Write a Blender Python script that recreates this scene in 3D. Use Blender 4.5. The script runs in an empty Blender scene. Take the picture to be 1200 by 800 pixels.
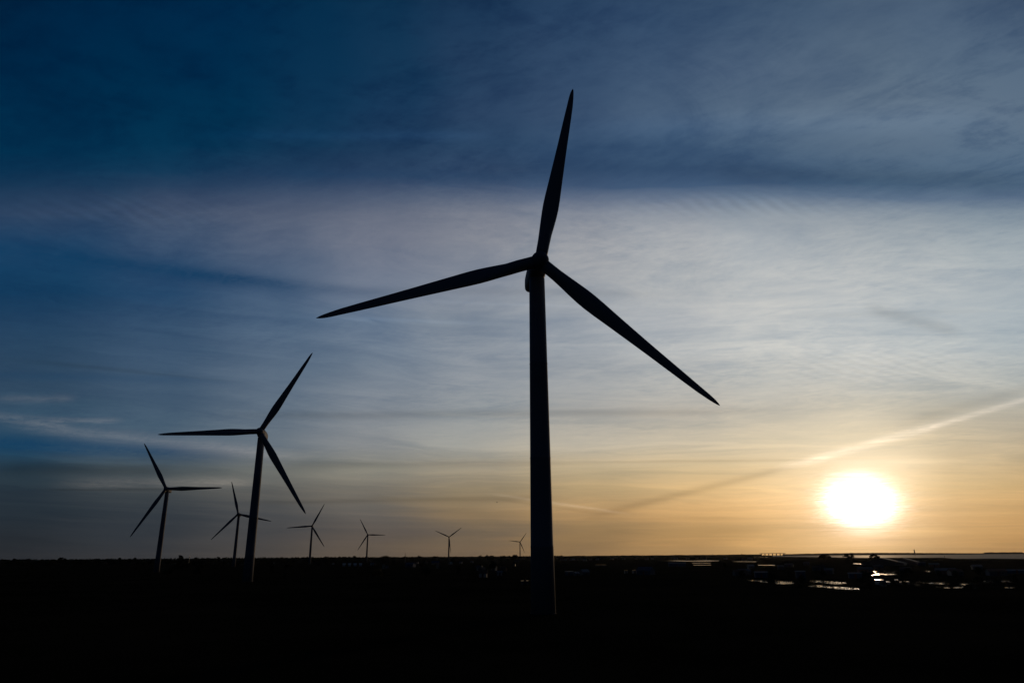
import bpy, bmesh, math, random
from mathutils import Vector, Matrix, noise as mnoise
R = math.radians
random.seed(11)
scene = bpy.context.scene
COL = scene.collection

# ------------------------------------------------------------------ camera
F, PITCH, ROLL, CAMZ = 822.9, 0.29721, 0.00801, 12.048     # focal in pixels of a 1200 px wide frame
cam_d = bpy.data.cameras.new('camera'); cam = bpy.data.objects.new('camera', cam_d); COL.objects.link(cam)
cam_d.sensor_width = 36; cam_d.lens = 36 * F / 1200; cam_d.clip_start = 0.5; cam_d.clip_end = 80000
cam.matrix_world = Matrix.Translation((0, 0, CAMZ)) @ Matrix.Rotation(R(90) + PITCH, 4, 'X') @ Matrix.Rotation(-ROLL, 4, 'Z')
scene.camera = cam

def ray(px, py):
    """direction of the view ray through a photo pixel"""
    X, Y = px - 600, py - 400
    c, s = math.cos(ROLL), math.sin(ROLL)
    x, y = X * c - Y * s, X * s + Y * c
    v = Vector((x / F, 1, -y / F))
    cp, sp = math.cos(PITCH), math.sin(PITCH)
    return Vector((v.x, v.y * cp - v.z * sp, v.y * sp + v.z * cp)).normalized()
def ground_at(px, py, z=0.0):
    d = ray(px, py); k = (z - CAMZ) / d.z
    return Vector((d.x * k, d.y * k, z))
def at(px, dist, z=0.0):
    d = ray(px, 650); k = dist / math.hypot(d.x, d.y)
    return Vector((d.x * k, d.y * k, z))
def tw(px, py):
    d = ray(px, py); return d.x / d.y, d.z / d.y

# ------------------------------------------------------------------ material helpers
def lin(c):
    out = []
    for v in c:
        v /= 255.0
        out.append(v / 12.92 if v <= .04045 else ((v + .055) / 1.055) ** 2.4)
    return out
def mat(name, col, rough=.7, metal=0.0, var=.25, scale=1.0, spec=.5, bump=0.0, second=None, bscale=None):
    m = bpy.data.materials.new(name); m.use_nodes = True
    nt = m.node_tree; n = nt.nodes; l = nt.links
    b = n['Principled BSDF']
    b.inputs['Roughness'].default_value = rough; b.inputs['Metallic'].default_value = metal
    b.inputs['Specular IOR Level'].default_value = spec
    tc = n.new('ShaderNodeTexCoord'); no = n.new('ShaderNodeTexNoise')
    no.inputs['Scale'].default_value = scale; no.inputs['Detail'].default_value = 6; no.inputs['Roughness'].default_value = .6
    l.new(tc.outputs['Object'], no.inputs['Vector'])
    r = n.new('ShaderNodeValToRGB'); l.new(no.outputs['Fac'], r.inputs['Fac'])
    a = [c * (1 - var) for c in col]; z = [min(1, c * (1 + var)) for c in (second or col)]
    r.color_ramp.elements[0].position = .3; r.color_ramp.elements[1].position = .7
    r.color_ramp.elements[0].color = (*a, 1); r.color_ramp.elements[1].color = (*z, 1)
    l.new(r.outputs['Color'], b.inputs['Base Color'])
    if bump:
        no2 = n.new('ShaderNodeTexNoise'); no2.inputs['Scale'].default_value = bscale or scale * 3; no2.inputs['Detail'].default_value = 5
        l.new(tc.outputs['Object'], no2.inputs['Vector'])
        bp = n.new('ShaderNodeBump'); bp.inputs['Strength'].default_value = bump; bp.inputs['Distance'].default_value = .1
        l.new(no2.outputs['Fac'], bp.inputs['Height']); l.new(bp.outputs['Normal'], b.inputs['Normal'])
    return m
M = {}
M['turbine'] = mat('turbine_paint', (.22, .225, .24), .62, var=.06, scale=.25, spec=.1)
M['blade'] = mat('blade_paint', (.24, .245, .26), .5, var=.06, scale=.3, spec=.3)
M['concrete'] = mat('concrete', (.09, .088, .085), .9, var=.25, scale=.8, bump=.3)
M['leaf'] = mat('leaves', (.022, .030, .014), .9, var=.35, scale=.4, spec=.1, second=(.03, .036, .017))
M['bark'] = mat('bark', (.04, .032, .025), .95, var=.3, scale=3, spec=.1)
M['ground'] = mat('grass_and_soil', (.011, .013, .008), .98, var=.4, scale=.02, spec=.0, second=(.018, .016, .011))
M['far_land'] = mat('far_land', (.03, .03, .025), .98, var=.3, scale=.01, spec=0)
M['white_wall'] = mat('pale_render', (.42, .40, .37), .85, var=.1, scale=.6, spec=.2)
M['cream_wall'] = mat('cream_render', (.38, .31, .23), .85, var=.12, scale=.6, spec=.2)
M['brick'] = mat('brick', (.22, .12, .08), .9, var=.25, scale=2, spec=.2)
M['tile'] = mat('roof_tiles', (.10, .055, .04), .85, var=.3, scale=2, spec=.3, bump=.3)
M['slate'] = mat('slate', (.06, .065, .075), .5, var=.25, scale=2, bump=.2)
M['sky_tinted_metal'] = mat('sky_tinted_sheet_metal', (.05, .09, .15), .85, var=.15, scale=.4, spec=.08)  # blue sky reflected by roofs and walls, put into the base colour
M['white_metal'] = mat('pale_sheet_metal', (.36, .38, .40), .5, var=.1, scale=.4)
M['grey_metal'] = mat('grey_sheet_metal', (.08, .085, .095), .8, var=.15, scale=.4)
M['wet_roof'] = mat('wet_flat_roof', (.08, .08, .085), .12, var=.2, scale=.3, spec=.8)
M['glass'] = mat('window_glass', (.03, .035, .04), .05, var=.1, spec=.8)
M['wood'] = mat('painted_door', (.08, .05, .035), .6, var=.2, scale=4)
M['steel'] = mat('galvanised_steel', (.3, .3, .31), .4, metal=.6, var=.15, scale=2)
M['feather'] = mat('feathers', (.3, .29, .28), .8, var=.3, scale=6)
def water_mat(name, rough, bscale, bump, col=(.015, .02, .022)):
    m = mat(name, col, rough, var=.2, scale=.05, spec=.5, bump=bump, bscale=bscale); return m
M['pond'] = water_mat('still_pond_water', .06, .35, .03)
def muddy(m):
    nt = m.node_tree; n = nt.nodes; l = nt.links; b = n['Principled BSDF']; tc = n.new('ShaderNodeTexCoord')
    no = n.new('ShaderNodeTexNoise'); no.inputs['Scale'].default_value = .16; no.inputs['Detail'].default_value = 6; no.inputs['Roughness'].default_value = .65
    l.new(tc.outputs['Object'], no.inputs['Vector'])
    r = n.new('ShaderNodeMapRange'); r.inputs['From Min'].default_value = .42; r.inputs['From Max'].default_value = .54
    l.new(no.outputs['Fac'], r.inputs['Value'])
    mr = n.new('ShaderNodeMapRange'); l.new(r.outputs[0], mr.inputs['Value']); mr.inputs['To Min'].default_value = .75; mr.inputs['To Max'].default_value = .06
    ms = n.new('ShaderNodeMapRange'); l.new(r.outputs[0], ms.inputs['Value']); ms.inputs['To Min'].default_value = .05; ms.inputs['To Max'].default_value = .5
    l.new(mr.outputs[0], b.inputs['Roughness']); l.new(ms.outputs[0], b.inputs['Specular IOR Level'])
muddy(M['pond'])
M['sea'] = water_mat('sea_water', .7, .15, .3, (.05, .055, .06)); M['sea'].node_tree.nodes['Principled BSDF'].inputs['Specular IOR Level'].default_value = .14

# ------------------------------------------------------------------ object helpers
def tag(o, label=None, cat=None, group=None, kind=None):
    if label: o['label'] = label
    if cat: o['category'] = cat
    if group: o['group'] = group
    if kind: o['kind'] = kind
    return o
def empty(name, loc, rz=0.0):
    o = bpy.data.objects.new(name, None); COL.objects.link(o)
    o.empty_display_size = .5; o.location = loc; o.rotation_euler = (0, 0, rz); return o
def link_mesh(name, bm, m, parent=None, smooth=False, mw=None):
    me = bpy.data.meshes.new(name); bmesh.ops.recalc_face_normals(bm, faces=bm.faces) if not getattr(bm, 'skip', False) else None
    bm.to_mesh(me); bm.free()
    me.materials.append(m)
    if smooth:
        for p in me.polygons: p.use_smooth = True
    o = bpy.data.objects.new(name, me); COL.objects.link(o)
    if parent: o.parent = parent
    if mw is not None: o.matrix_local = mw
    return o
def link_py(name, vs, fs, m, parent=None, smooth=False):
    me = bpy.data.meshes.new(name); me.from_pydata(vs, [], fs); me.materials.append(m)
    if smooth:
        for p in me.polygons: p.use_smooth = True
    o = bpy.data.objects.new(name, me); COL.objects.link(o)
    if parent: o.parent = parent
    return o
def box(bm, x0, x1, y0, y1, z0, z1):
    v = [bm.verts.new(p) for p in ((x0,y0,z0),(x1,y0,z0),(x1,y1,z0),(x0,y1,z0),(x0,y0,z1),(x1,y0,z1),(x1,y1,z1),(x0,y1,z1))]
    for f in ((0,3,2,1),(4,5,6,7),(0,1,5,4),(1,2,6,5),(2,3,7,6),(3,0,4,7)): bm.faces.new([v[i] for i in f])
def tube(bm, p0, p1, r0, r1, n=8):
    p0, p1 = Vector(p0), Vector(p1); d = (p1 - p0).normalized()
    u = d.orthogonal().normalized(); w = d.cross(u)
    a = [bm.verts.new(p0 + r0 * (u * math.cos(2*math.pi*i/n) + w * math.sin(2*math.pi*i/n))) for i in range(n)]
    b = [bm.verts.new(p1 + r1 * (u * math.cos(2*math.pi*i/n) + w * math.sin(2*math.pi*i/n))) for i in range(n)]
    for i in range(n): bm.faces.new((a[i], a[(i+1)%n], b[(i+1)%n], b[i]))
    bm.faces.new(a[::-1]); bm.faces.new(b)
def rings(bm, rs, cap=True):
    """skin a list of closed rings of points"""
    prev = None; first = None
    for r in rs:
        cur = [bm.verts.new(p) for p in r]
        if prev:
            n = len(cur)
            for i in range(n): bm.faces.new((prev[i], prev[(i+1)%n], cur[(i+1)%n], cur[i]))
        else: first = cur
        prev = cur
    if cap: bm.faces.new(first[::-1]); bm.faces.new(prev)

# ------------------------------------------------------------------ sky
SUN_PX = (1008, 585)
SUND = ray(*SUN_PX)
SUN_EL = math.asin(SUND.z); SUN_AZ = math.atan2(SUND.x, SUND.y)
world = bpy.data.worlds.new('World'); scene.world = world; world.use_nodes = True
WT = world.node_tree
for n_ in list(WT.nodes): WT.nodes.remove(n_)
class S:
    """a float socket with arithmetic"""
    def __init__(s, k): s.k = k
    def _b(a, b, op):
        n = WT.nodes.new('ShaderNodeMath'); n.operation = op
        for i, v in enumerate((a, b)):
            if v is None: continue
            if isinstance(v, S): WT.links.new(v.k, n.inputs[i])
            else: n.inputs[i].default_value = v
        return S(n.outputs[0])
    def __add__(a, b): return S._b(a, b, 'ADD')
    __radd__ = __add__
    def __sub__(a, b): return S._b(a, b, 'SUBTRACT')
    def __rsub__(a, b): return S._b(b, a, 'SUBTRACT')
    def __mul__(a, b): return S._b(a, b, 'MULTIPLY')
    __rmul__ = __mul__
    def __truediv__(a, b): return S._b(a, b, 'DIVIDE')
    def __rtruediv__(a, b): return S._b(b, a, 'DIVIDE')
def mx(a, b): return S._b(a, b, 'MAXIMUM')
def mn(a, b): return S._b(a, b, 'MINIMUM')
def fexp(a): return S._b(a, None, 'EXPONENT')
def flog(a): return S._b(a, math.e, 'LOGARITHM')
def fsin(a): return S._b(a, None, 'SINE')
def sst(x, a, b):
    n = WT.nodes.new('ShaderNodeMapRange'); n.interpolation_type = 'SMOOTHSTEP'
    WT.links.new(x.k, n.inputs['Value']); n.inputs['From Min'].default_value = a; n.inputs['From Max'].default_value = b
    if a > b:
        n.inputs['From Min'].default_value = b; n.inputs['From Max'].default_value = a
        n.inputs['To Min'].default_value = 1; n.inputs['To Max'].default_value = 0
    return S(n.outputs['Result'])
def vec(x, y, z):
    n = WT.nodes.new('ShaderNodeCombineXYZ')
    for i, v in enumerate((x, y, z)):
        if isinstance(v, S): WT.links.new(v.k, n.inputs[i])
        else: n.inputs[i].default_value = v
    return n.outputs[0]
def fbm(x, y, z, detail=6, rough=.55, dist=0.0):
    n = WT.nodes.new('ShaderNodeTexNoise'); n.inputs['Scale'].default_value = 1
    n.inputs['Detail'].default_value = detail; n.inputs['Roughness'].default_value = rough; n.inputs['Distortion'].default_value = dist
    WT.links.new(vec(x, y, z), n.inputs['Vector']); return S(n.outputs['Fac'])
def cmix(f, a, b, mode='MIX'):
    n = WT.nodes.new('ShaderNodeMix'); n.data_type = 'RGBA'; n.blend_type = mode; n.clamp_factor = True; n.clamp_result = False
    def put(v, i):
        if isinstance(v, S): WT.links.new(v.k, n.inputs[i])
        elif isinstance(v, (int, float)): n.inputs[i].default_value = v
        elif isinstance(v, (tuple, list)): n.inputs[i].default_value = (*v[:3], 1)
        else: WT.links.new(v, n.inputs[i])
    put(f, 0); put(a, 6); put(b, 7)
    return n.outputs[2]
def cscale(c, s):
    n = WT.nodes.new('ShaderNodeVectorMath'); n.operation = 'SCALE'
    WT.links.new(c, n.inputs[0]); WT.links.new(s.k, n.inputs['Scale']); return n.outputs[0]
def cadd(a, b):
    n = WT.nodes.new('ShaderNodeVectorMath'); n.operation = 'ADD'
    WT.links.new(a, n.inputs[0]); WT.links.new(b, n.inputs[1]); return n.outputs[0]
tcn = WT.nodes.new('ShaderNodeTexCoord'); sp = WT.nodes.new('ShaderNodeSeparateXYZ'); WT.links.new(tcn.outputs['Generated'], sp.inputs[0])
dx, dy, dz = (S(sp.outputs[i]) for i in range(3))
yc = mx(dy, .2)
t = dx / yc; w = mx(dz / yc, -.02)            # cloud deck directions: t across, w up
L = flog(w + .09)

# colours of the evening sky, by direction (rows: height, columns: across)
COLX = [25, 225, 425, 585, 725, 885, 1010, 1175]
ROWY = [0, 60, 120, 180, 210, 225, 250, 290, 330, 380, 430, 480, 520, 545, 570, 600, 625, 648]
TAB = [
 [(0,32,62),(0,34,64),(0,38,68),(2,46,76),(12,50,80),(26,54,83),(42,63,92),(22,60,95),(10,52,86),(31,60,89),(42,67,91),(54,77,98),(32,70,97),(42,60,72),(38,50,60),(36,46,55),(38,44,50),(40,42,46)],
 [(0,36,68),(0,38,70),(0,42,72),(5,48,78),(25,55,85),(48,66,94),(70,84,108),(62,82,110),(32,65,100),(55,80,108),(66,88,113),(75,95,115),(76,95,112),(83,91,95),(72,76,78),(56,61,67),(55,60,66),(58,58,60)],
 [(5,42,72),(10,46,75),(15,48,80),(25,52,82),(42,63,93),(66,82,108),(96,104,123),(107,114,132),(98,111,133),(95,114,137),(112,125,141),(124,132,142),(128,132,136),(137,136,126),(120,114,104),(98,94,90),(92,84,78),(92,81,70)],
 [(25,50,80),(33,57,87),(43,64,94),(40,65,95),(52,73,103),(80,94,118),(118,124,138),(139,142,151),(131,138,151),(128,138,150),(140,147,157),(149,154,157),(158,158,152),(160,150,132),(158,140,110),(142,118,86),(122,104,82),(112,93,73)],
 [(40,64,95),(48,72,102),(60,81,109),(48,74,105),(54,79,111),(88,103,128),(137,143,155),(161,164,169),(160,165,170),(151,158,168),(164,169,173),(168,165,160),(188,178,160),(198,178,142),(202,172,125),(188,150,102),(156,124,82),(140,110,74)],
 [(55,78,105),(68,88,115),(84,103,125),(60,84,112),(55,80,112),(90,109,133),(144,153,163),(174,179,183),(187,189,189),(189,191,191),(191,193,191),(192,185,172),(206,192,166),(220,195,155),(234,196,142),(226,178,118),(200,156,100),(184,142,90)],
 [(65,85,110),(78,98,120),(91,109,129),(75,96,120),(62,88,116),(82,103,129),(134,145,157),(169,175,179),(182,186,188),(185,190,192),(190,193,193),(205,196,178),(222,204,172),(242,216,176),(250,215,162),(246,198,136),(230,182,118),(218,170,106)],
 [(70,90,115),(75,96,120),(84,103,125),(80,102,126),(72,96,122),(86,106,131),(124,139,153),(154,165,173),(165,174,180),(168,178,184),(174,181,183),(178,172,158),(184,168,142),(192,168,130),(202,168,118),(202,158,104),(182,140,90),(167,126,78)],
]
def tab(px, py):
    px = min(max(px, COLX[0]), COLX[-1]); py = min(max(py, 0), 648)
    i = max(k for k in range(len(COLX)-1) if COLX[k] <= px); j = max(k for k in range(len(ROWY)-1) if ROWY[k] <= py)
    a = (px - COLX[i]) / (COLX[i+1] - COLX[i]); b = (py - ROWY[j]) / (ROWY[j+1] - ROWY[j])
    return [ (TAB[i][j][k]*(1-a)+TAB[i+1][j][k]*a)*(1-b) + (TAB[i][j+1][k]*(1-a)+TAB[i+1][j+1][k]*a)*b for k in range(3)]
def px_of(tt, ww):
    v = Vector((tt, 1, ww)); cp, sn = math.cos(PITCH), math.sin(PITCH)
    fy = v.y*cp + v.z*sn; uz = -v.y*sn + v.z*cp
    X = F*v.x/fy; Y = -F*uz/fy; c, s = math.cos(ROLL), math.sin(ROLL)
    return 600 + X*c + Y*s, 400 - X*s + Y*c
WMAX = 1.05
wst = [0.0, .03, .06, .09, .12, .155, .2, .24, .29, .34, .39, .43, .47, .5, .52, .545, .57, .6, .64, .7, .78, .9, 1.05]
TS = [-.9, -.7, -.52, -.35, -.2, -.05, .1, .25, .38, .5, .62, .76, .92]
# broad wandering and fine streaks of the cirrus deck
shear = L + mn(t + .15, .03) * .3
n_big = fbm(t * 1.3 + 3.1, shear * 3.2, 2.0, 5, .55, .4)
n_str = fbm(t * 2.0 + 1.7 + (n_big - .5) * 1.5, shear * 10.0 + (n_big - .5) * 5.0 + t * .8, 7.0, 7, .6, .7)
bend = (n_big - .5) * 2.2 + fbm(t * 3.0, shear * 5.0, 11.0, 3, .5) * .8
patch = sst(fbm(t * 3.4, shear * 9.0, 17.0, 3, .5, .5), .42, .62)
n_fin = (fbm(t * 7.0 + bend, shear * 46.0 + bend * 2.5, 4.0, 6, .66, .6) - .5) * (patch * .9 + .25) + .5
dk = 1.0 / (w + .12)
n_mot = fbm(t * dk * 2.2 + dk * .9, dk * 3.2 - t * dk * .5, 1.3, 8, .66, .9)
n_wsp = fbm(t * dk * 9.0 - dk * 7.0, dk * 20.0 + t * dk * 12.0, 9.0, 6, .65, .9)
wv = w + ((n_big - .5) * .085 + (n_str - .5) * .06 + (n_mot - .5) * .05) * (w * .8 + .06)
wn = wv * (1.0 / WMAX)
tv = t + (n_big - .5) * .25
cur = None
for i, ts in enumerate(TS):
    rn = WT.nodes.new('ShaderNodeValToRGB'); rp = rn.color_ramp; rp.interpolation = 'LINEAR'
    WT.links.new(wn.k, rn.inputs['Fac'])
    for j, ws in enumerate(wst):
        c = lin(tab(*px_of(ts, ws)))
        if ws > .95: c = [v * .85 for v in c]
        if j == 0: e = rp.elements[0]; e.position = 0
        elif j == 1: e = rp.elements[1]; e.position = ws / WMAX
        else: e = rp.elements.new(ws / WMAX)
        e.color = (*c, 1)
    cur = rn.outputs['Color'] if cur is None else cmix(sst(tv, TS[i-1], ts), cur, rn.outputs['Color'])
base = cur
# streaks: cloud mixes between a bluer, darker gap and a paler, warmer veil
fa, fb = t * dk, dk
def ridge_noise(x, y, z, k, dist=1.2):
    n = fbm(x, y, z, 7, .62, dist)
    a = S._b(n - .5, None, 'ABSOLUTE')
    return mx(1.0 - a * k, 0.0)
fil = ridge_noise(fa * 1.6 - fb * 1.1, fb * 4.2 + fa * 1.5, 23.0, 7.0)
fil2 = ridge_noise(fa * 3.0 + fb * 1.2, fb * 7.5 - fa * 1.6, 31.0, 6.0)
grain = fbm(fa * 16.0 - fb * 9.0, fb * 34.0 + fa * 16.0, 41.0, 6, .7, .6) - .5
fmask = sst(fbm(fa * 1.1, fb * 1.7, 51.0, 3, .5, .5), .40, .62)
hi = sst(w, .28, .52)
wisp = ((fil - .45) * .16 + (fil2 - .45) * .12) * (fmask * .9 + .3) * sst(w, .05, .28) + grain * (fmask * .30 + .14) * sst(w, .04, .2)
top = sst(w, .54, .66)
wisp = wisp * (.85 + top * 1.2)
cl = wisp + (n_str - .5) * (.95 - hi * .65) + (n_mot - .5) * (sst(w, .12, .42) * .6 + hi * .5 + top * .75) + (n_fin - .5) * (.30 - hi * .22) + (n_wsp - .5) * (sst(w, .12, .3) * .22 + top * .4)
cl = cl * (1.0 - .45 * sst(w, .09, .0))
cf = sst(cl + .5, .0, 1.0)
gap = cmix(1.0, base, (.72, .79, .87), 'MULTIPLY'); veil = cmix(1.0, base, (1.28, 1.225, 1.15), 'MULTIPLY')
sky = cmix(cf, gap, veil)
# single streaks (x0,y0)-(x1,y1), half thickness, strength, all as directions of the sky
PXW = .00122
wob = (n_str - .5) * .012 + (n_fin - .5) * .004
wob2 = (n_fin - .5) * .003 + (n_str - .5) * .003
def streak(x0, y0, x1, y1, th, amp, soft=.3, wb=None):
    (t0, w0), (t1, w1) = tw(x0, y0), tw(x1, y1)
    if t0 > t1: t0, w0, t1, w1 = t1, w1, t0, w0
    sl = (w1 - w0) / (t1 - t0)
    d = (w + (wob if wb is None else wb) - (w0 - sl * t0) - t * sl) * (1.0 / (th * PXW))
    e = (t1 - t0) * soft
    return fexp(d * d * -1.0) * sst(t, t0 - e * .5, t0 + e * .5) * sst(t, t1 + e * .5, t1 - e * .5) * amp
tot = None
for a in [(300,487,860,482,5,-.17), (300,588,640,584,3,-.20), (330,545,680,541,4,-.17), (700,540,950,539,2,-.14),
          (0,549,190,550,7,-.25), (60,573,210,572,1.6,-.25), 
          (1020,362,1120,388,9,-.14), 
          (1030,603,1200,602,2,.08), (690,607,960,606,2,-.08), (560,596,700,592,4,.08),
          (850,205,1200,212,16,-.14), (560,200,900,196,18,-.08), (700,150,1150,140,22,.12), (260,158,560,160,8,.18), ]:
    v = streak(*a); tot = v if tot is None else tot + v
for a in [(1065,494,1215,452,6,-.10,.3), (700,603,935,545,4.2,-.18,.3), (590,586,700,601,1.4,-.08,.3)]:
    tot = tot + streak(*a, wb=wob2)
rs_ = random.Random(77)
for k in range(5):
    x0 = rs_.uniform(-60, 480); y0 = rs_.uniform(300, 520); ln_ = rs_.uniform(140, 340)
    tot = tot + streak(x0, y0, x0 + ln_, y0 + ln_ * (.09 if x0 < 250 else .02) + rs_.uniform(-6, 6), rs_.uniform(2.2, 5.5), rs_.choice((-1, 1)) * rs_.uniform(.06, .12), .5)
for k in range(3):
    x0 = rs_.uniform(620, 1000); y0 = rs_.uniform(350, 560); ln_ = rs_.uniform(140, 300)
    tot = tot + streak(x0, y0, x0 + ln_, y0 + rs_.uniform(-7, 3), rs_.uniform(1.6, 4), rs_.choice((-1, 1)) * rs_.uniform(.04, .08), .5)
# blue gaps between the veils
gaps = None
for a in [(-60,283,330,334,13,.5), (220,322,470,345,8,.28), (-60,516,270,532,10,.5), (-30,440,300,446,6,.22), (300,205,620,208,9,.25)]:
    v = streak(*a, soft=.5); gaps = v if gaps is None else gaps + v
sky = cmix(gaps * mx((n_fin - .5) * 1.8 + (n_wsp - .5) * 1.5 + 1.0, .2), sky, tuple(lin((8, 56, 92))))
# ripples of high cloud
def ripple(cx, cy, rx, ry, kx, ky, amp):
    ct, cw = tw(cx, cy)
    a = (t - ct) * (1.0 / (rx * .00135)); b = (w - cw) * (1.0 / (ry * .0013))
    ph = t * kx + w * ky + n_big * 26.0 + n_str * 9.0
    return fexp((a * a + b * b) * -1.0) * fsin(ph) * amp * sst(n_mot, .3, .6)
tot = tot + ripple(150, 250, 130, 22, 190, 400, .07) + ripple(870, 240, 150, 14, 230, 330, .055) + ripple(1010, 430, 130, 25, 200, 520, .035)
sky = cscale(sky, mx(tot + 1.0, .3))
# pale wisps, greyer than the blue behind them
pos = None
for a in [(30,500,330,534,8,.5), (-40,484,75,496,5,.5), (0,467,85,467,4.5,.32), (60,492,140,492,3,.35), (80,566,290,565,6,.45), ]:
    v = streak(*a); pos = v if pos is None else pos + v
for a in [(1085,502,1215,464,3.4,.27,.25), (945,541,1100,497,4.8,.26,.3), (915,547,965,536,4.0,.22,.6), (585,580,725,600,1.5,.2,.3)]:
    pos = pos + streak(*a, wb=wob2)
bw = WT.nodes.new('ShaderNodeRGBToBW'); WT.links.new(sky, bw.inputs[0])
def tinted(s, c):
    n = WT.nodes.new('ShaderNodeVectorMath'); n.operation = 'SCALE'; n.inputs[0].default_value = c
    WT.links.new(s.k, n.inputs['Scale']); return n.outputs[0]
sky = cadd(sky, tinted(pos * S(bw.outputs[0]) * mx((n_fin - .5) * 2.6 + (n_wsp - .5) * 2.0 + 1.0, .25), (1.22, 1.0, .82)))
# glow round the sun
ssx, ssw = tw(*SUN_PX)
ga = t - ssx + (n_wsp - .5) * .05 + (n_str - .5) * .02; gb = (w - ssw + .0035 + (n_fin - .5) * .03 + (n_str - .5) * .02) * 1.40
gd = ga * ga + gb * gb
def gauss(sig): return fexp(gd * (-1.0 / (sig * sig)))
core = gauss(.037) * 3.0
sky = cadd(sky, tinted(core, (1.0, .98, .97)))
sky = cadd(sky, tinted(gauss(.10), (.25, .23, .19)))
sky = cadd(sky, tinted(gauss(.19), (.05, .035, .012)))
# the physical sky: all directions away from the sunset
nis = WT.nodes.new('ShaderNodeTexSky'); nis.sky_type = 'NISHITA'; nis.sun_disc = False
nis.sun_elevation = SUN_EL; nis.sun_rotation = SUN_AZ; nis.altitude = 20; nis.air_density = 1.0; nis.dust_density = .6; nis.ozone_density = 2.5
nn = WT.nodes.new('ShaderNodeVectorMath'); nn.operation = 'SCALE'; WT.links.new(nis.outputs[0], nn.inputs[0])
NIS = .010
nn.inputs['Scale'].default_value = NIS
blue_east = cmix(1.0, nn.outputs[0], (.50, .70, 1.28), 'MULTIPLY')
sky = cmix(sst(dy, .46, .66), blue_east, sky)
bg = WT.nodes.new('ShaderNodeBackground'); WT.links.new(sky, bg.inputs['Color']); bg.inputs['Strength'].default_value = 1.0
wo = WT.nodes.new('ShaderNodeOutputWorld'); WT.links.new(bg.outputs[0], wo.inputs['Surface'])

sun_d = bpy.data.lights.new('sun', 'SUN'); sun_d.energy = .45; sun_d.angle = R(.6); sun_d.color = (1, .66, .36)
sun = bpy.data.objects.new('sun', sun_d); COL.objects.link(sun)
sun.rotation_euler = (-SUND).to_track_quat('-Z', 'Y').to_euler()

# ------------------------------------------------------------------ ground, sea, far shore
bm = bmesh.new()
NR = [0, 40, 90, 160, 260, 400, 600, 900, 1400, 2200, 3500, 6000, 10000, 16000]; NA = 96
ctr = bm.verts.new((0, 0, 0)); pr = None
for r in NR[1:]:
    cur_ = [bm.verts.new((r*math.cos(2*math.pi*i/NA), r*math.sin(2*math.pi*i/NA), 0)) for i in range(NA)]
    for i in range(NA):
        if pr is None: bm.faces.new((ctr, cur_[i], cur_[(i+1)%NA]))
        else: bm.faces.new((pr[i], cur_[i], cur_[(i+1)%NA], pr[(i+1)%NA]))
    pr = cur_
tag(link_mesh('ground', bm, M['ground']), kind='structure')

def flat_poly(name, pts, m, kind='structure', z=.05):
    vs = [(p[0], p[1], z) for p in pts]
    o = link_py(name, vs, [list(range(len(vs)))], m); o['kind'] = kind; return o
shore = [(905,651.9),(930,652.0),(955,652.3),(985,652.9),(1010,653.2),(1050,653.1),(1080,653.2),(1105,653.0),(1118,654.2),(1135,654.4),(1160,654.0),(1180,654.3),(1205,654.6)]
near = [ground_at(*p) for p in shore]
near += [at(1400, 1300), at(2200, 1900)]
far = [at(2200, 12000), at(1400, 12000), at(1205, 9500), at(1000, 9500), at(905, 9000)]
flat_poly('sea', near + far, M['sea'])

def ridge(name, px0, px1, dist, depth, hs, m, n=160, seed=0):
    """a low strip of land of real depth with an uneven top"""
    bm = bmesh.new(); prev = None
    for i in range(n + 1):
        px = px0 + (px1 - px0) * i / n
        h = max(.3, hs(i / n) + mnoise.noise((i * .35, seed, 0)) * 2.5 + mnoise.noise((i * 1.3, seed, 4)) * 1.2)
        a = at(px, dist); b = at(px, dist + depth); c = (a * .6 + b * .4)
        q = [bm.verts.new((a.x, a.y, -.5)), bm.verts.new((a.x*.9+c.x*.1, a.y*.9+c.y*.1, h*.7)), bm.verts.new((c.x, c.y, h)), bm.verts.new((b.x, b.y, -.5))]
        if prev:
            for k in range(3): bm.faces.new((prev[k], q[k], q[k+1], prev[k+1]))
        prev = q
    o = link_mesh(name, bm, m); o['kind'] = 'structure'; return o
ridge('far_shore', 917, 1420, 8400, 1500, lambda u: 17 + 7 * math.sin(u * 9) * (u < .6) + (8 if .47 < u < .56 else 0), M['far_land'], 220, 3)
ridge('low_hills', -300, 893, 6200, 900, lambda u: 16, M['far_land'], 260, 8)

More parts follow.
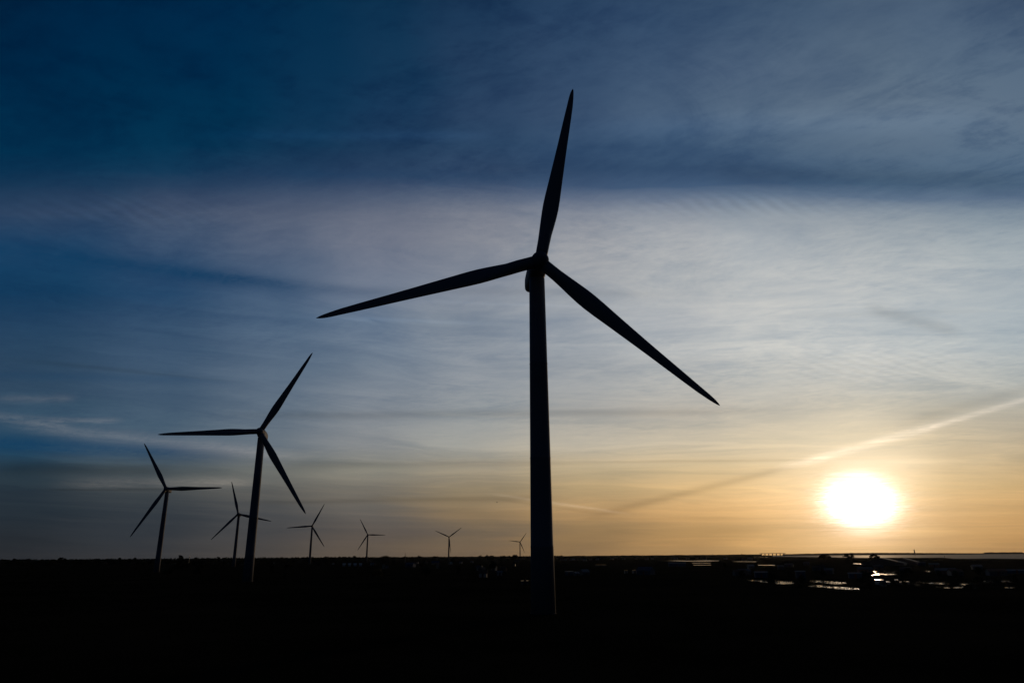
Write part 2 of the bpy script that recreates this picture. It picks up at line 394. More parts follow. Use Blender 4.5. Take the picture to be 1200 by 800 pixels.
# ponds and wet ground catching the light
def pond(pts):
    ym = sum(p[1] for p in pts) / len(pts); sq = .6 if ym < 663 else 1.0       # far ones squeezed thinner to dim their glint
    g = [ground_at(p[0], ym + (p[1] - ym) * sq) for p in pts]; out = []; n = len(g)
    for i in range(n):
        a, b = g[i], g[(i+1) % n]; k = max(2, int((b - a).length / 2.2)); k = min(k, 14)
        for q in range(k):
            p = a.lerp(b, q / k)
            r = .9 * min(1.0, (b - a).length / 12)
            out.append(Vector((p.x + mnoise.noise((p.x*.5, p.y*.5, 3)) * r, p.y + mnoise.noise((p.x*.5, p.y*.4, 9)) * r * 3.0, 0)))
    return flat_poly('pond', out, M['pond'])
PONDS = [
 [(875.5,679.3),(885,679.6),(900,680.4),(900.5,682.3),(893,681.8),(884,680.8),(877,680.4)],
 [(907.5,679.8),(915,680.8),(925,681.2),(930.5,681.6),(931,683.2),(926,683.9),(910,684),(908.5,682)],
 [(949,680.2),(960,680.0),(972,680.9),(985,681.8),(992,682.4),(992,683.6),(976,684),(966,682.8),(954,681.6)],
 [(946.5,686.6),(953,685.6),(963,685.8),(975,687.0),(990,688.0),(1006,689.2),(1006,690.1),(990,690.3),(976,689.0),(965,688),(950,687.3)],
 [(1021,671.4),(1035,671.8),(1050,672.3),(1051,673.0),(1036,673.3),(1021.3,673.9)],
 [(1020.5,669.0),(1029,669.1),(1029,670.1),(1021,670.0)],
 [(1032,669.1),(1037,669.2),(1042,670.6),(1040,671.0),(1036,670.2)],
 [(1044,670.6),(1048,669.0),(1051,669.4),(1047,670.9)],
 [(1083,668.6),(1091,668.4),(1092,669.8),(1086,669.6)],
 [(1074,681.8),(1090,682.2),(1110,682.4),(1110,684.6),(1098,683.9),(1085,683.2)],
 [(1071,683.6),(1080,684.0),(1080,685.8),(1075,686.5),(1072,684.8)],
 [(1097,687.2),(1112,687.6),(1128,687.0),(1128,688.6),(1112,689.1),(1101,688.6)],
 [(1124,683.7),(1136,683.8),(1141,684.9),(1138,685.5),(1125,685.3)],
 [(1139,688),(1144.5,688),(1144.8,689.4),(1141,689.6)],
 [(1153,680.0),(1158,680.2),(1158,681.9),(1153.5,681.6)], [(1160,680.0),(1166,680.6),(1166,682.0),(1163,681.6)],
 [(1172,680.2),(1179,680.2),(1179,681.6),(1173,681.6)], [(1181,680.8),(1186,680.8),(1186,681.9),(1182,681.9)],
 [(1175,688.2),(1183,687.6),(1188,687.4),(1188,688.9),(1180,688.9)],
 [(781,656.4),(795,656.1),(812,656.6),(826,655.7),(843,656.3),(842,657.2),(820,657.9),(800,657.8)],
 [(811,659.0),(833,659.0),(833,659.6),(811,659.7)], [(812,661.4),(833,661.3),(833,662.0),(812,662.1)],
 [(858,657.6),(866,657.2),(886,657.4),(886,658.2),(868,658.1)],
 [(888,661.3),(908,661.2),(908,662.5),(889,662.4)],
 [(1000,659.9),(1018,659.9),(1017,660.6),(999,660.5)],
 [(883,652.5),(900,652.4),(900,652.8),(884,652.8)],
]
for p in PONDS: pond(p)
PONDG = [[ground_at(*q) for q in p] for p in PONDS]

# ------------------------------------------------------------------ wind turbines
HUB_Z, OV, TILT, BR = 82.0, 5.0, R(5), 55.684
def blade_bm():
    bm = bmesh.new(); rs = []
    prof = [(.028,3.05,1,0),(.06,3.05,1,14),(.10,3.12,.95,14),(.15,3.45,.72,13.5),(.20,3.9,.52,12.5),(.25,4.25,.40,11),(.29,4.35,.34,9.5),(.34,4.2,.30,8),(.42,3.75,.26,6.2),
            (.5,3.35,.235,4.6),(.58,2.95,.22,3.3),(.66,2.6,.2,2.3),(.74,2.3,.19,1.5),(.82,1.98,.18,.8),(.89,1.66,.17,.3),(.94,1.32,.17,0),(.97,.96,.16,0),(.988,.58,.16,0),(1.0,.1,.2,0)]
    n = 20
    for r, c, th, tw_ in prof:
        z = r * BR; a = R(tw_ + 3); ring = []
        off = .46 if r < .9 else .46 + (r - .9) * 1.2
        for i in range(n):
            q = 2 * math.pi * i / n
            x = (math.cos(q) * .5 + .5 - off) * c
            body = math.sin(q) * .5 * th * c
            if th < .9: body *= (1.0 - .55 * (math.cos(q) * .5 + .5)) * 1.25
            y = body
            X, Y = x * math.cos(a) - y * math.sin(a), x * math.sin(a) + y * math.cos(a)
            ring.append((X, Y - (r ** 2) * .6, z))
        rs.append(ring)
    rings(bm, rs); return bm
def turbine(x, y, yaw, ph, label):
    root = empty('wind_turbine', (x, y, 0), yaw)
    tag(root, label, 'wind turbine', 'wind turbines standing across the dark plain')
    return root
def build_turbine_parts(root):
    bm = bmesh.new(); rs = []; n = 48
    for z, r in [(.05,2.78),(14,2.62),(14.1,2.65),(14.35,2.65),(14.45,2.61),(34,2.42),(34.1,2.45),(34.35,2.45),(34.45,2.41),(57,2.18),(57.1,2.21),(57.35,2.21),(57.45,2.17),(79.6,1.96)]:
        rs.append([(r*math.cos(2*math.pi*i/n), r*math.sin(2*math.pi*i/n), z) for i in range(n)])
    rings(bm, rs); link_mesh('tower', bm, M['turbine'], root, True)
    bm = bmesh.new()
    rings(bm, [[(r*math.cos(2*math.pi*i/32), r*math.sin(2*math.pi*i/32), z) for i in range(32)] for z, r in [(-.4,2.95),(.03,2.95),(.04,2.9)]])
    link_mesh('foundation', bm, M['concrete'], root)
    # nacelle: rounded hull, tapering and sloping down towards the rear
    tl = Matrix.Translation((0, 0, HUB_Z)) @ Matrix.Rotation(-TILT, 4, 'X')
    bm = bmesh.new(); rs = []
    for yy, hw, zb, zt in [(-2.9,1.55,-1.6,1.6),(-2.6,1.95,-2.1,2.05),(-1.6,2.15,-2.45,2.35),(0,2.2,-2.55,2.45),(4,2.2,-2.5,2.4),(7,2.1,-2.3,2.2),(8.4,1.95,-2.1,1.7),(9.2,1.6,-1.8,1.0),(9.4,1.2,-1.5,.6)]:
        ring = []; cz = (zb+zt)/2; hz = (zt-zb)/2
        for i in range(32):
            q = 2*math.pi*i/32; cq, sq = math.cos(q), math.sin(q); e = .55
            ring.append((hw*math.copysign(abs(cq)**e, cq), yy, cz + hz*math.copysign(abs(sq)**e, sq)))
        rs.append(ring)
    rings(bm, rs); link_mesh('nacelle', bm, M['turbine'], root, True, tl)
    bm = bmesh.new(); rs = []
    for yy, r in [(2.05,1.75),(1.9,2.15),(1.0,2.3),(0,2.3),(-1.0,2.15),(-1.9,1.75),(-2.6,1.1),(-2.95,.55),(-3.05,.1)]:
        rs.append([(r*math.cos(2*math.pi*i/36), yy, r*math.sin(2*math.pi*i/36)) for i in range(36)])
    hubm = tl @ Matrix.Translation((0, -OV, 0))
    rings(bm, rs); link_mesh('hub', bm, M['turbine'], root, True, hubm)
    return hubm
TUR = [(6.46966,166.53073,-.20124,-.00858,'giant wind turbine standing tallest of all, nearest the camera'),
 (-147.06973,408.84445,-.47734,-.00655,'second largest wind turbine, one blade pointing level to the left'),
 (-362.04506,747.68471,.5466,.02482,'leftmost wind turbine of the row, one blade level to the right'),
 (-451.9089,1187.74747,.3088,-.01264,'small wind turbine partly hidden behind the tower of the second largest turbine'),
 (-460.46966,1658.77052,-.45018,.00216,'small wind turbine just right of the second largest turbine, one blade level to the left'),
 (-463.97349,2316.57054,.50213,-.00129,'tiny wind turbine with one blade level to the right, next left of the Y-shaped one'),
 (-234.70687,2649.10622,-.93649,.00186,'tiny far wind turbine with its blades spread like a letter Y above its tower'),
 (31.64661,3652.20546,-.64203,.0002,'farthest and smallest wind turbine, just left of the giant tower')]
YAW = .13213
blade_me = None; first = None
for i, (x, y, ph, dyaw, lab) in enumerate(TUR):
    root = turbine(x, y, YAW + dyaw, ph, lab)
    if first is None:
        hubm = build_turbine_parts(root); first = list(root.children)
    else:
        for ch in first:
            c = ch.copy(); COL.objects.link(c); c.parent = root
    for k in range(3):
        ang = -(ph + k * 2 * math.pi / 3)
        mw = hubm @ Matrix.Rotation(ang, 4, 'Y')
        if blade_me is None:
            b = link_mesh('blade', blade_bm(), M['blade'], root, True, mw); blade_me = b.data
        else:
            b = bpy.data.objects.new('blade', blade_me); COL.objects.link(b); b.parent = root; b.matrix_local = mw

# ------------------------------------------------------------------ trees
def leaf(vs, fs, c, s, rnd):
    u = Vector((rnd.gauss(0,1), rnd.gauss(0,1), rnd.gauss(0,1))).normalized(); v = u.orthogonal().normalized()
    k = len(vs)
    for a, b in ((-1,-.5),(.2,-1),(1,.3),(-.1,1)):
        vs.append(tuple(c + u * (a * s) + v * (b * s * .8)))
    fs.append((k, k+1, k+2, k+3))
def tree_parts(root, h, wd, kind, seed):
    rnd = random.Random(seed)
    bm = bmesh.new()
    th = h * (.34 if kind != 'column' else .15)
    tube(bm, (0,0,-.2), (0,0,th), h*.028, h*.02, 8); tube(bm, (0,0,th), (h*.02,0,h*.75), h*.02, h*.004, 6)
    for k in range(5):
        a = rnd.random()*6.28; z0 = th*(.75+.12*k); r = wd*(.3+.15*rnd.random())
        tube(bm, (0,0,z0), (math.cos(a)*r, math.sin(a)*r, z0+h*.2), h*.011, h*.003, 5)
    link_mesh('trunk', bm, M['bark'], root)
    vs, fs = [], []
    clumps = []
    if kind == 'round':
        for k in range(26):
            a = rnd.random()*6.28; u = rnd.random()**.6; z = rnd.uniform(-.9, 1)
            rr = wd*.42*u*math.sqrt(max(0,1-z*z*.8)); clumps.append((Vector((math.cos(a)*rr, math.sin(a)*rr, h*.62+z*h*.33)), wd*rnd.uniform(.1,.2)))
    elif kind == 'column':
        for k in range(24):
            a = rnd.random()*6.28; z = rnd.random(); rr = wd*.3*rnd.random()*(1-.6*z)
            clumps.append((Vector((math.cos(a)*rr, math.sin(a)*rr, h*(.14+.82*z))), wd*rnd.uniform(.12,.22)*(1.1-.6*z)))
    else:
        for k in range(24):
            a = rnd.random()*6.28; u = rnd.random()**.5
            rr = wd*.46*u; clumps.append((Vector((math.cos(a)*rr, math.sin(a)*rr, h*(.45+.45*(1-u*u)+rnd.uniform(-.12,.06)))), wd*rnd.uniform(.09,.17)))
    for c, r in clumps:
        for j in range(34):
            d = Vector((rnd.gauss(0,1), rnd.gauss(0,1), rnd.gauss(0,.8))).normalized() * r * rnd.random()**.4
            leaf(vs, fs, c + d, .36 + .3*rnd.random(), rnd)
    link_py('crown', vs, fs, M['leaf'], root)
KINDS = [(10,9,'round'),(12,8,'round'),(8,10,'spread'),(13,5,'column'),(9,8,'spread'),(11,11,'round')]
PROTO = [None]*len(KINDS)
def tree(k, loc, scale, label, group, rz=None, flat=1.0):
    rz = random.random()*6.28 if rz is None else rz
    if PROTO[k] is None:
        o = empty('tree', loc, rz); tree_parts(o, *KINDS[k], 50 + k); PROTO[k] = o
    else:
        o = bpy.data.objects.new('tree', None); COL.objects.link(o); o.location = loc; o.rotation_euler = (0,0,rz)
        for ch in list(PROTO[k].children):
            c = ch.copy(); COL.objects.link(c); c.parent = o
    o.scale = (scale*flat, scale*flat, scale)
    return tag(o, label, 'tree', group)
# three shrub-like trees against the pale water
def px_h(dist, px): return px * dist / F
for px, yb, hp, k, lab in [(967,657,6.9,2,'low bushy shoreline tree, leftmost of three dark bumps in front of pale water'),
                           (995.5,657,8.3,5,'largest of three dark bushy trees in front of the pale water, nearly below the sun'),
                           (1025,657,7.2,4,'rounded tree right of the two other shoreline trees, behind the big warehouse')]:
    p = ground_at(px, yb); hh = px_h(p.length, hp); tree(k, p, hh / KINDS[k][0], lab, None, flat=1.5)
# far belts of woodland: nobody could count them
def wood(name, segs, seed):
    rnd = random.Random(seed); vs, fs = [], []
    for px0, px1, dist, wdt, hmin, hmax, step in segs:
        x = px0
        while x < px1:
            dd = dist + rnd.uniform(-.5,.5)*wdt; p = at(x, dd)
            big = mnoise.noise((x*.05, dist*.01, 1)); sm = mnoise.noise((x*.5, dist*.01, 5))
            h = hmin + (hmax-hmin)*min(1, max(0, .45 + .5*big + .45*sm + rnd.uniform(-.15,.15)))
            wd = h*rnd.uniform(.45,.8)
            for j in range(34):
                z = rnd.random()**.8; rr = wd*.5*math.sqrt(max(.05, 1-(2*z-.9)**2))*rnd.random()**.5; a = rnd.random()*6.28
                leaf(vs, fs, Vector((p.x+math.cos(a)*rr, p.y+math.sin(a)*rr, h*(.04+.93*z))), h*.075*(1+.6*rnd.random()), rnd)
            x += step * F / dd * .7 * rnd.uniform(.7, 1.3)
    o = link_py(name, vs, fs, M['leaf']); o['kind'] = 'stuff'; return o
o = wood('woodland', [(-80,430,2050,260,12,17,7),(-80,480,2600,300,13,19,9),(360,660,2900,300,12,18,9),(300,660,3500,300,12,20,10)], 1)
tag(o, 'dark woodland along the horizon behind the smaller turbines', 'woodland')
o = wood('woodland', [(640,900,2500,400,8,13,8),(640,888,3300,400,10,17,10),(760,886,4300,300,9,16,11)], 2)
tag(o, 'dark woodland and hedges along the horizon between the giant tower and the bridge', 'woodland')
o = wood('scrub', [(930,1080,1750,60,2,4.2,4),(1070,1215,1430,50,1.6,3.6,3.4),(1110,1215,1250,60,2,4.0,4),(880,1000,2300,90,2.5,4.5,5)], 3)
tag(o, 'low dark scrub along the edge of the pale water', 'scrub')
rnd = random.Random(8); vs, fs = [], []
for g in PONDG:
    c = sum(g, Vector()) / len(g); dist = c.length
    if dist > 700: continue
    n = len(g)
    for i in range(n):
        a, b = g[i], g[(i+1) % n]; L_ = (b - a).length
        for q in range(int(L_ * 1.1)):
            if rnd.random() < .62: continue
            p = a.lerp(b, rnd.random()); p = p.lerp(c, rnd.random()**2 * .35)
            h = rnd.uniform(.35, 1.1)
            for k in range(9): leaf(vs, fs, Vector((p.x + rnd.gauss(0,.5), p.y + rnd.gauss(0,.6), h * rnd.random())), .16 + .14 * rnd.random(), rnd)
    for q in range(int(3 + rnd.random() * 4)):
        a, b = rnd.sample(g, 2); p = a.lerp(b, rnd.random()); h = rnd.uniform(.4, 1.3)
        for k in range(14): leaf(vs, fs, Vector((p.x + rnd.gauss(0,.7), p.y + rnd.gauss(0,.7), h * rnd.random())), .16 + .16 * rnd.random(), rnd)
o = link_py('reeds', vs, fs, M['leaf']); o['kind'] = 'stuff'; tag(o, 'dark reeds growing along the banks of the bright ponds', 'reeds')
# single trees that break the skyline
sky_l = 'dark single tree rising from the far treeline left of the giant turbine'
sky_r = 'dark single tree rising from the far treeline right of the giant turbine'
rnd = random.Random(5)
for px in [18,41,77,96,141,159,230,243,256,312,330,347,392,404,448.5,452,482,563,571,576,597,604,624]+[rnd.uniform(0,640) for _ in range(16)]:
    d = rnd.uniform(1950, 2500); k = rnd.randrange(6); hh = rnd.uniform(14.5, 18.5)
    tree(k, at(px, d), hh/KINDS[k][0], sky_l, 'trees rising from the treeline left of the giant turbine')
for px in [653,655,662,704,716]+[rnd.uniform(650,890) for _ in range(12)]:
    d = rnd.uniform(2300, 3000); k = rnd.randrange(6); hh = rnd.uniform(11, 15)
    tree(k, at(px, d), hh/KINDS[k][0], sky_r, 'trees rising from the treeline right of the giant turbine')
tree(0, at(212, 1900), 21/10, 'tall pointed tree on the skyline just right of the leftmost turbine tower', None, flat=.8)
tree(5, at(491.5, 2300), 19/11, 'rounded tree on the skyline left of the Y-shaped turbine', None)
# trees and bushes among the ponds and sheds
pl = 'dark tree standing among the bright ponds and sheds'
for px, py, hp, k in [(904,685,7,4),(941,685,9,0),(1012,686,9,5),(1058,680,9,1),(1066,674,7,2),(1114,686,8,4),(1121,679,8,0),(1147,684,7,2),(1169,684,6,4),(1191,684,8,1),(1052,688,7,4),(1060,690,8,5),
                      (870,678,8,0),(925,676,6,1),(965,676,7,4),(1013,677,7,2),(1147,675,8,0),(1100,676,7,5),(850,666,6,1),(1192,691,7,4),(1136,692,6,2),(1020,693,7,0),(938,691,6,4),(905,677,5,2)]:
    p = ground_at(px, py); hh = px_h(p.length, hp); tree(k, p, hh/KINDS[k][0], pl, 'trees among the ponds')
hl = 'dark tree on the black plain left of the giant turbine'
for q in range(36):
    px = rnd.uniform(20, 600); d = rnd.uniform(420, 1500); k = rnd.randrange(6); hh = rnd.uniform(4, 9)
    if any(abs(px - a) < 10 for a in (185,275,292,362,429)): px += 24
    tree(k, at(px, d), hh/KINDS[k][0], hl, 'trees on the plain left of the giant turbine')

# ------------------------------------------------------------------ buildings
def building(name, px, py, wd, dp, wh, rh, rz, wallm, roofm, label, group=None, cat='building', roof='gable', nwin=2, door=True, chimney=False, doorm='wood'):
    """gabled or flat building, ridge along its length; front faces -Y"""
    p = ground_at(px, py); root = empty(name, p, math.atan2(-p.x, p.y) + R(rz)); tag(root, label, cat, group)
    x, y = wd/2, dp/2
    bm = bmesh.new()
    if roof == 'gable':
        A = [bm.verts.new(q) for q in ((-x,-y,-.3),(x,-y,-.3),(x,y,-.3),(-x,y,-.3),(-x,-y,wh),(x,-y,wh),(x,y,wh),(-x,y,wh),(-x,0,wh+rh),(x,0,wh+rh))]
        for f in ((0,1,5,4),(2,3,7,6),(1,2,6,9,5),(3,0,4,8,7),(0,3,2,1),(4,5,9,8),(6,7,8,9)): bm.faces.new([A[i] for i in f])
    else: box(bm, -x, x, -y, y, -.3, wh)
    link_mesh('wall', bm, M[wallm], root)
    bm = bmesh.new(); th = .18; ov = .35
    if roof == 'gable':
        n = Vector((0, -rh, y)).normalized()
        sl = rh/y
        for s in (-1, 1):
            e = Vector((0, s*(y+ov), wh - ov*sl + .02)); r_ = Vector((0, 0, wh+rh+.02)); up = Vector((0, 0, th))
            a = [bm.verts.new(Vector((sx*(x+ov),0,0)) + q) for q in (e, r_, r_+up, e+up) for sx in (-1, 1)]
            for f in ((0,1,3,2),(4,5,7,6),(0,1,7,6),(2,3,5,4),(0,2,4,6),(1,3,5,7)): bm.faces.new([a[i] for i in f])
    else: box(bm, -x-.2, x+.2, -y-.2, y+.2, wh+.004, wh+.3)
    ro = link_mesh('roof', bm, M[roofm], root)
    if chimney:
        bm = bmesh.new(); box(bm, x*.5, x*.5+.7, -.35, .35, wh+rh*.7, wh+rh+1.0); link_mesh('chimney', bm, M['brick'], ro)
    if door:
        bm = bmesh.new(); dw = .55 if wd < 20 else 2.0; dh = 2.1 if wd < 20 else min(4.0, wh*.8)
        box(bm, -dw, dw, -y-.05, -y-.003, 0, dh); link_mesh('door', bm, M[doorm], root)
    for i in range(nwin):
        sx = -x + wd*(i+.5)/nwin
        if abs(sx) < 1.6 and door: sx += 2.2
        if abs(sx) > x - .8: continue
        bm = bmesh.new(); box(bm, sx-.5, sx+.5, -y-.04, -y-.003, wh*.4, wh*.4+1.15); wf = link_mesh('window', bm, M['white_metal'], root)
        bm = bmesh.new(); box(bm, sx-.42, sx+.42, -y-.06, -y-.042, wh*.4+.08, wh*.4+1.07); link_mesh('pane', bm, M['glass'], wf)
    return root
B = building
B('barn', 510, 661.0, 13, 11, 3.2, 3.0, 6, 'cream_wall', 'sky_tinted_metal', 'barn with a metal roof tinted blue by the sky and cream wall below the Y-shaped turbine', cat='barn')
B('shed', 481, 664.2, 11, 10, 3.6, 2.0, -24, 'sky_tinted_metal', 'sky_tinted_metal', 'metal shed tinted dark blue by the sky left of the blue roofed barn', cat='shed')
B('house', 449.6, 666.4, 2.6, 3.2, 4.4, .6, 30, 'cream_wall', 'tile', 'small tall cream hut standing alone right of the long pale sheds', cat='hut', nwin=0)
B('house', 453.6, 665.6, 2.0, 2.4, 2.2, .6, 10, 'white_wall', 'slate', 'tiny white hut beside the tall cream hut', cat='hut', nwin=0)
B('house', 513, 665.5, 2.4, 3, 3.6, .7, 34, 'cream_wall', 'tile', 'small cream hut right below the blue roofed barn', cat='hut', nwin=0)
for i, px in enumerate((403, 409.5, 416, 422.5)):
    B('greenhouse', px, 663.0, 4.2, 9, 2.6, 1.4, 0, 'white_metal', 'white_metal', 'pale ridged shed in a row of four beside the sixth turbine tower', 'row of pale sheds', cat='shed', nwin=0, door=False)
B('shed', 436, 661.8, 5.2, 6, 2.4, 1.2, 14, 'white_metal', 'sky_tinted_metal', 'low pale shed right of the row of four pale sheds', cat='shed', nwin=1)
B('house', 439.6, 662.4, 2.4, 3.4, 2.4, 1.0, 38, 'brick', 'tile', 'small brick house next to the low pale shed', cat='house', nwin=1)
B('warehouse', 123.5, 660.3, 13, 16, 5.2, 1.0, 46, 'cream_wall', 'grey_metal', 'sunlit cream warehouse at the far left edge of the plain', cat='warehouse')
B('house', 390.5, 661.2, 3, 4, 3, 1.2, 40, 'white_wall', 'tile', 'small white house just right of the fifth turbine', cat='house', nwin=1)
B('warehouse', 1036, 662.0, 26, 42, 2.2, 5.4, 82, 'grey_metal', 'grey_metal', 'large grey warehouse with a low gable below the sun, left one of the pair', cat='warehouse', nwin=0)
B('warehouse', 1060, 661.4, 26, 34, 2.2, 5.0, 82, 'grey_metal', 'grey_metal', 'grey warehouse with a low gable, right one of the pair', cat='warehouse', nwin=0)
B('warehouse', 793.5, 663.4, 19, 12, 3.4, .8, 3, 'sky_tinted_metal', 'sky_tinted_metal', 'metal warehouse tinted blue by the sky in front of the pale inlet', cat='warehouse', nwin=0)
B('barn', 757, 673.0, 9.5, 9, 2.8, 2.0, -20, 'sky_tinted_metal', 'sky_tinted_metal', 'blue gabled barn with pale trim right of the giant tower', cat='barn', nwin=1)
B('shed', 733.5, 671.4, 2.2, 3, 1.9, .3, 5, 'white_wall', 'wet_roof', 'little flat roofed white shed left of the blue barn', cat='shed', roof='flat', nwin=0)
B('shed', 744, 671.4, 3.6, 3, 1.9, .3, 5, 'white_wall', 'wet_roof', 'flat roofed white shed touching the left side of the blue barn', cat='shed', roof='flat', nwin=0)
B('shed', 667, 673.6, 5.4, 4, 2.2, .3, 0, 'sky_tinted_metal', 'white_metal', 'long flat shed with a pale roof edge right beside the giant tower', cat='shed', roof='flat', nwin=0)
B('shed', 675.5, 674.0, 2.2, 3, 1.5, .7, 25, 'sky_tinted_metal', 'white_metal', 'small lean shed right of the long flat shed', cat='shed', nwin=0)
B('house', 685, 673.6, 5, 5, 2.0, 1.6, 28, 'slate', 'slate', 'dark slate house between the giant tower and the blue barn', cat='house', nwin=1)
B('shed', 704, 663.2, 13, 6, 1.6, .4, 4, 'grey_metal', 'wet_roof', 'long low shed with a shiny roof right of the giant tower', cat='shed', roof='flat', nwin=0)
B('shed', 615, 684.0, 3, 3, 1.2, .3, 4, 'grey_metal', 'wet_roof', 'low dark shed just left of the foot of the giant tower', cat='shed', roof='flat', nwin=0)
B('shed', 585.5, 674.0, 3, 4, 1.8, 1.0, 4, 'white_wall', 'slate', 'small pale cottage among the dark trees left of the giant tower', cat='cottage', nwin=1)
B('house', 605.5, 658.2, 10, 8, 2.6, 1.6, 4, 'cream_wall', 'tile', 'low cream house below the farthest turbine', cat='house', nwin=2)
B('warehouse', 892, 676.2, 6.5, 7, 2.6, .4, 4, 'sky_tinted_metal', 'sky_tinted_metal', 'blue shed with two pale doorposts above the leftmost bright pond', cat='shed', nwin=0)
B('shed', 897.6, 674.8, .9, 2, 2.2, .3, 4, 'cream_wall', 'wet_roof', 'narrow cream hut right of the blue shed', cat='hut', nwin=0, roof='flat', door=False)
B('warehouse', 938.5, 677.0, 4.6, 6, 3.2, .4, 4, 'sky_tinted_metal', 'sky_tinted_metal', 'square blue shed between the two groups of bright ponds', cat='shed', nwin=0)
B('shed', 1002.5, 677.0, 6.2, 6, 2.2, .4, 4, 'sky_tinted_metal', 'sky_tinted_metal', 'blue shed left of the brightest orange pond', cat='shed', nwin=0)
B('warehouse', 1192, 671.4, 16, 9, 1.6, .5, 2, 'sky_tinted_metal', 'sky_tinted_metal', 'long low blue warehouse at the right edge of the photo', cat='warehouse', nwin=0)
B('shed', 1031, 684.6, 1.7, 5, 1.6, .3, 20, 'white_wall', 'wet_roof', 'small flat shed with a roof shining orange below the warehouse pair', cat='shed', nwin=0, roof='flat', door=False)
B('shed', 1035.5, 686.6, 1.2, 2.2, 1.0, .6, 30, 'cream_wall', 'tile', 'tiny cream hut in front of the shining flat shed', cat='hut', nwin=0, door=False)
for px, py in [(1036,684),(1041,684.2),(1051,681.6),(1052.5,684.6),(1056,684.4),(1060,683.9),(1063.5,684)]:
    B('car', px, py, 1.1, 1.6, .7, .1, 10, 'white_wall', 'wet_roof', 'little flat roofed hut in the row of glints right of the shining shed', 'row of little huts', cat='hut', roof='flat', nwin=0, door=False).name = 'hut'
# village houses in the distance
rnd = random.Random(21)
vl = 'tiny pale village house in front of the far woodland right of the giant tower'
vg = 'village houses right of the giant tower'
for px, py in [(658,656.5),(662,656.4),(669,656.5),(671.5,656.3),(676,656.2),(682,656.1),(685.5,657),(692,655.9),(700,655.8),(717,655.6),(725,655),(731,655.2),(745,655),(758,655.4),(764,654.8),(792,654.9),(806,654.6),(817,654.0),(826,655.2),(850,655),(872,656.2),(879,655.6)]:
    B('house', px, py, rnd.uniform(7, 12), rnd.uniform(6, 8), 3.0, 2.4, rnd.uniform(-40, 50), rnd.choice(['white_wall','cream_wall','white_wall']), rnd.choice(['tile','slate']), vl, vg, cat='house', nwin=2, chimney=rnd.random() < .6)
vl = 'tiny pale house scattered on the dark plain left of the giant tower'
for px, py in [(553,659),(559,666),(562,668),(565,670),(579,668),(590,669),(602,663),(489,660),(499.5,659.6),(566,676),(528,661),(540,660),(320,660),(338,662),(150,662),(60,661)]:
    B('house', px, py, rnd.uniform(4, 6), rnd.uniform(4, 5), 2.4, 1.6, rnd.uniform(-40, 50), rnd.choice(['slate','brick','white_wall']), rnd.choice(['tile','slate']), vl, 'houses left of the giant tower', cat='house', nwin=1)
vl = 'small dark roofed shed among the ponds on the right'
for px, py in [(867,674),(872,673),(1014,670.5),(1062,670),(1105,672.5),(1112,672.6),(1120,674),(1145,667),(1080,662),(1095,664),(957,668),(963,666),(915,667),(925,664),(945,662),(972,672),(1168,674),(880,666),(1030,667)]:
    B('shed', px, py, rnd.uniform(4, 9), rnd.uniform(4, 6), 2.2, 1.2, rnd.uniform(-15, 25), rnd.choice(['slate','brick','grey_metal']), rnd.choice(['tile','slate','grey_metal']), vl, 'sheds among the ponds', cat='shed', nwin=1)

# ------------------------------------------------------------------ bridge, lighthouse, masts, beacon, bird
D = 6000
a, b = at(890, D), at(921, D); ax = (b - a); ln = ax.length; mid = (a + b) / 2
br = empty('bridge', (mid.x, mid.y, 0), math.atan2(ax.y, ax.x)); tag(br, 'long low viaduct on evenly spaced piers, tiny on the horizon left of the sun', 'bridge')
bm = bmesh.new(); box(bm, -ln/2, ln/2, -5, 5, 20.5, 23.5); link_mesh('deck', bm, M['concrete'], br)
npier = 7; p0 = None
for i in range(npier):
    xx = -ln/2 + ln*(i+.5)/npier
    if p0 is None:
        bm = bmesh.new(); box(bm, -3.2, 3.2, -4, 4, -.5, 20.4); p0 = link_mesh('pier', bm, M['concrete'], br)
        p0.location.x = xx
    else:
        c = p0.copy(); COL.objects.link(c); c.parent = br; c.location.x = xx
lt = empty('lighthouse', at(1072.3, 7600)); tag(lt, 'slender lighthouse tower on the far shore right of the sun', 'lighthouse')
bm = bmesh.new(); rings(bm, [[(r*math.cos(.3927*i), r*math.sin(.3927*i), z) for i in range(16)] for z, r in [(0,7),(8,5.6),(36,4.4),(37,6),(39,6),(39.2,3.4)]]); link_mesh('tower', bm, M['white_wall'], lt)
bm = bmesh.new(); rings(bm, [[(r*math.cos(.3927*i), r*math.sin(.3927*i), z) for i in range(16)] for z, r in [(39.3,3.2),(45,3.2)]]); link_mesh('lantern', bm, M['glass'], lt)
bm = bmesh.new(); rings(bm, [[(r*math.cos(.3927*i), r*math.sin(.3927*i), z) for i in range(16)] for z, r in [(45.05,4),(48,2),(52,.3)]]); link_mesh('cap', bm, M['slate'], lt)
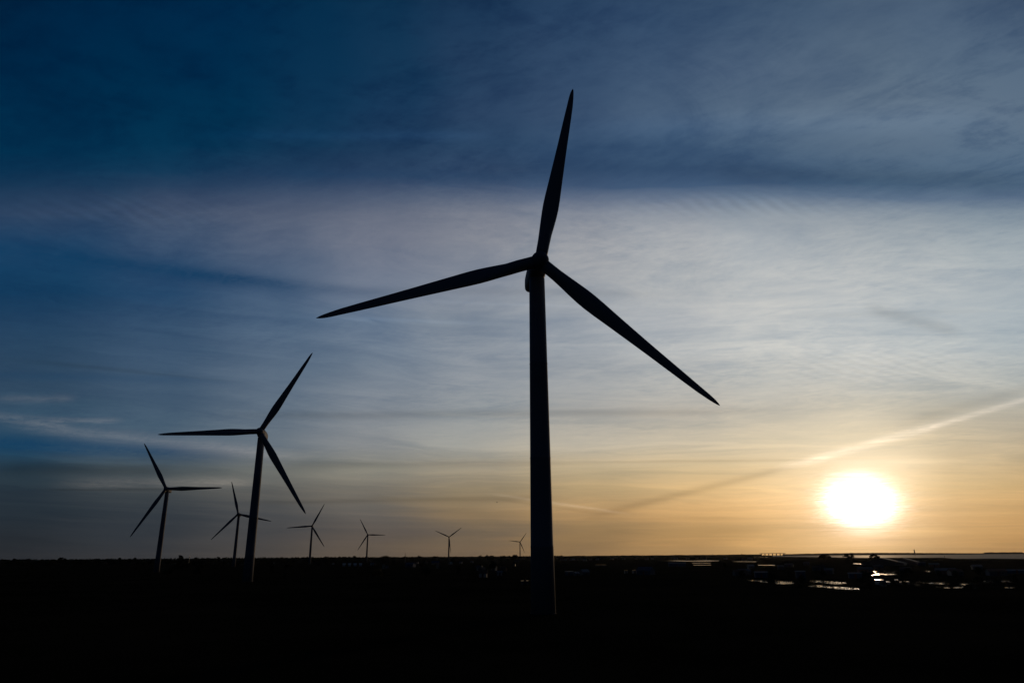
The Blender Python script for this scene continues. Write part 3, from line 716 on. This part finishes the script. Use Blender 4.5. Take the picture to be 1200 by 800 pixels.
for px, d, h, lab in [(475, 1900, 21, 'thin radio mast on the skyline left of the Y-shaped turbine'), (222.5, 1700, 19, 'thin radio mast on the skyline right of the leftmost turbine')]:
    ms = empty('radio_mast', at(px, d)); tag(ms, lab, 'mast')
    bm = bmesh.new()
    for i in range(3):
        q = i*2.094; tube(bm, (math.cos(q)*.9, math.sin(q)*.9, 0), (math.cos(q)*.35, math.sin(q)*.35, h), .14, .1, 5)
        for z in range(0, int(h)-2, 2):
            q2 = (i+1)*2.094; f0, f1 = .9-.55*z/h, .9-.55*(z+2)/h
            tube(bm, (math.cos(q)*f0, math.sin(q)*f0, z), (math.cos(q2)*f1, math.sin(q2)*f1, z+2), .06, .06, 4)
    link_mesh('lattice', bm, M['steel'], ms)
    for zz, q in ((h-1.5, 0), (h-3, 2.2)):
        bm = bmesh.new(); tube(bm, (math.cos(q)*.5, math.sin(q)*.5, zz), (math.cos(q)*1.1, math.sin(q)*1.1, zz), .8, .8, 12); link_mesh('dish', bm, M['white_metal'], ms)
bc = empty('beacon', ground_at(1107.5, 654.6)); tag(bc, 'dark marker post standing at the edge of the pale water', 'beacon')
bm = bmesh.new(); tube(bm, (0,0,-.3), (0,0,5.2), .35, .28, 8); link_mesh('post', bm, M['bark'], bc)
bm = bmesh.new(); rings(bm, [[(r*math.cos(.785*i), r*math.sin(.785*i), z) for i in range(8)] for z, r in [(5.21,1.0),(6.6,.15)]]); link_mesh('topmark', bm, M['bark'], bc)
bc = empty('utility_pole', ground_at(1001.5, 659)); tag(bc, 'thin dark pole right of the largest shoreline tree', 'pole')
bm = bmesh.new(); tube(bm, (0,0,-.3), (0,0,9.5), .3, .2, 6); link_mesh('post', bm, M['bark'], bc)
bm = bmesh.new(); box(bm, -1.1, 1.1, -.12, .12, 8.6, 8.85); link_mesh('cross_arm', bm, M['bark'], bc)
# gull: one continuous body with spread wings
d_ = ray(582.3, 588.3); pb = Vector((0,0,CAMZ)) + d_ * 300
bm = bmesh.new(); rs = []
for yy, r in [(-.3,.02),(-.25,.045),(-.17,.05),(-.05,.085),(.1,.075),(.22,.04),(.36,.05),(.4,.01)]:
    rs.append([(r*math.cos(.628*i)*(1 if yy < .3 else 1.5), yy, r*math.sin(.628*i)*(1 if yy < .3 else .3)) for i in range(10)])
rings(bm, rs)
for s in (-1, 1):
    rings(bm, [[(s*x_, y_-c_, z_), (s*x_, y_, z_+.015), (s*x_, y_+c_, z_), (s*x_, y_, z_-.015)] for x_, y_, z_, c_ in [(.03,-.03,.03,.1),(.25,-.08,.13,.09),(.42,-.03,.12,.07),(.66,.1,.05,.01)]])
g = link_mesh('gull', bm, M['feather']); g.location = pb; g.rotation_euler = (0, R(12), R(60))
tag(g, 'tiny bird gliding in the sky between the Y-shaped turbine and the giant tower', 'bird')

# ------------------------------------------------------------------ evening air
bm = bmesh.new(); box(bm, -16500, 16500, -16500, 16500, -2, 150)
hm = bpy.data.materials.new('evening_air'); hm.use_nodes = True; hn = hm.node_tree
hn.nodes.remove(hn.nodes['Principled BSDF'])
pv = hn.nodes.new('ShaderNodeVolumePrincipled'); pv.inputs['Color'].default_value = (.9, .92, .95, 1)
pv.inputs['Density'].default_value = 3e-6; pv.inputs['Anisotropy'].default_value = .7
hn.links.new(pv.outputs[0], hn.nodes['Material Output'].inputs['Volume'])
hz = link_mesh('haze', bm, hm); hz['kind'] = 'stuff'; hz['label'] = 'thin evening haze over the plain'

# ------------------------------------------------------------------ render settings
scene.render.engine = 'CYCLES'
scene.view_settings.view_transform = 'Standard'
scene.view_settings.look = 'None'; scene.view_settings.exposure = 0; scene.view_settings.gamma = 1
scene.render.resolution_x = 1024; scene.render.resolution_y = 682
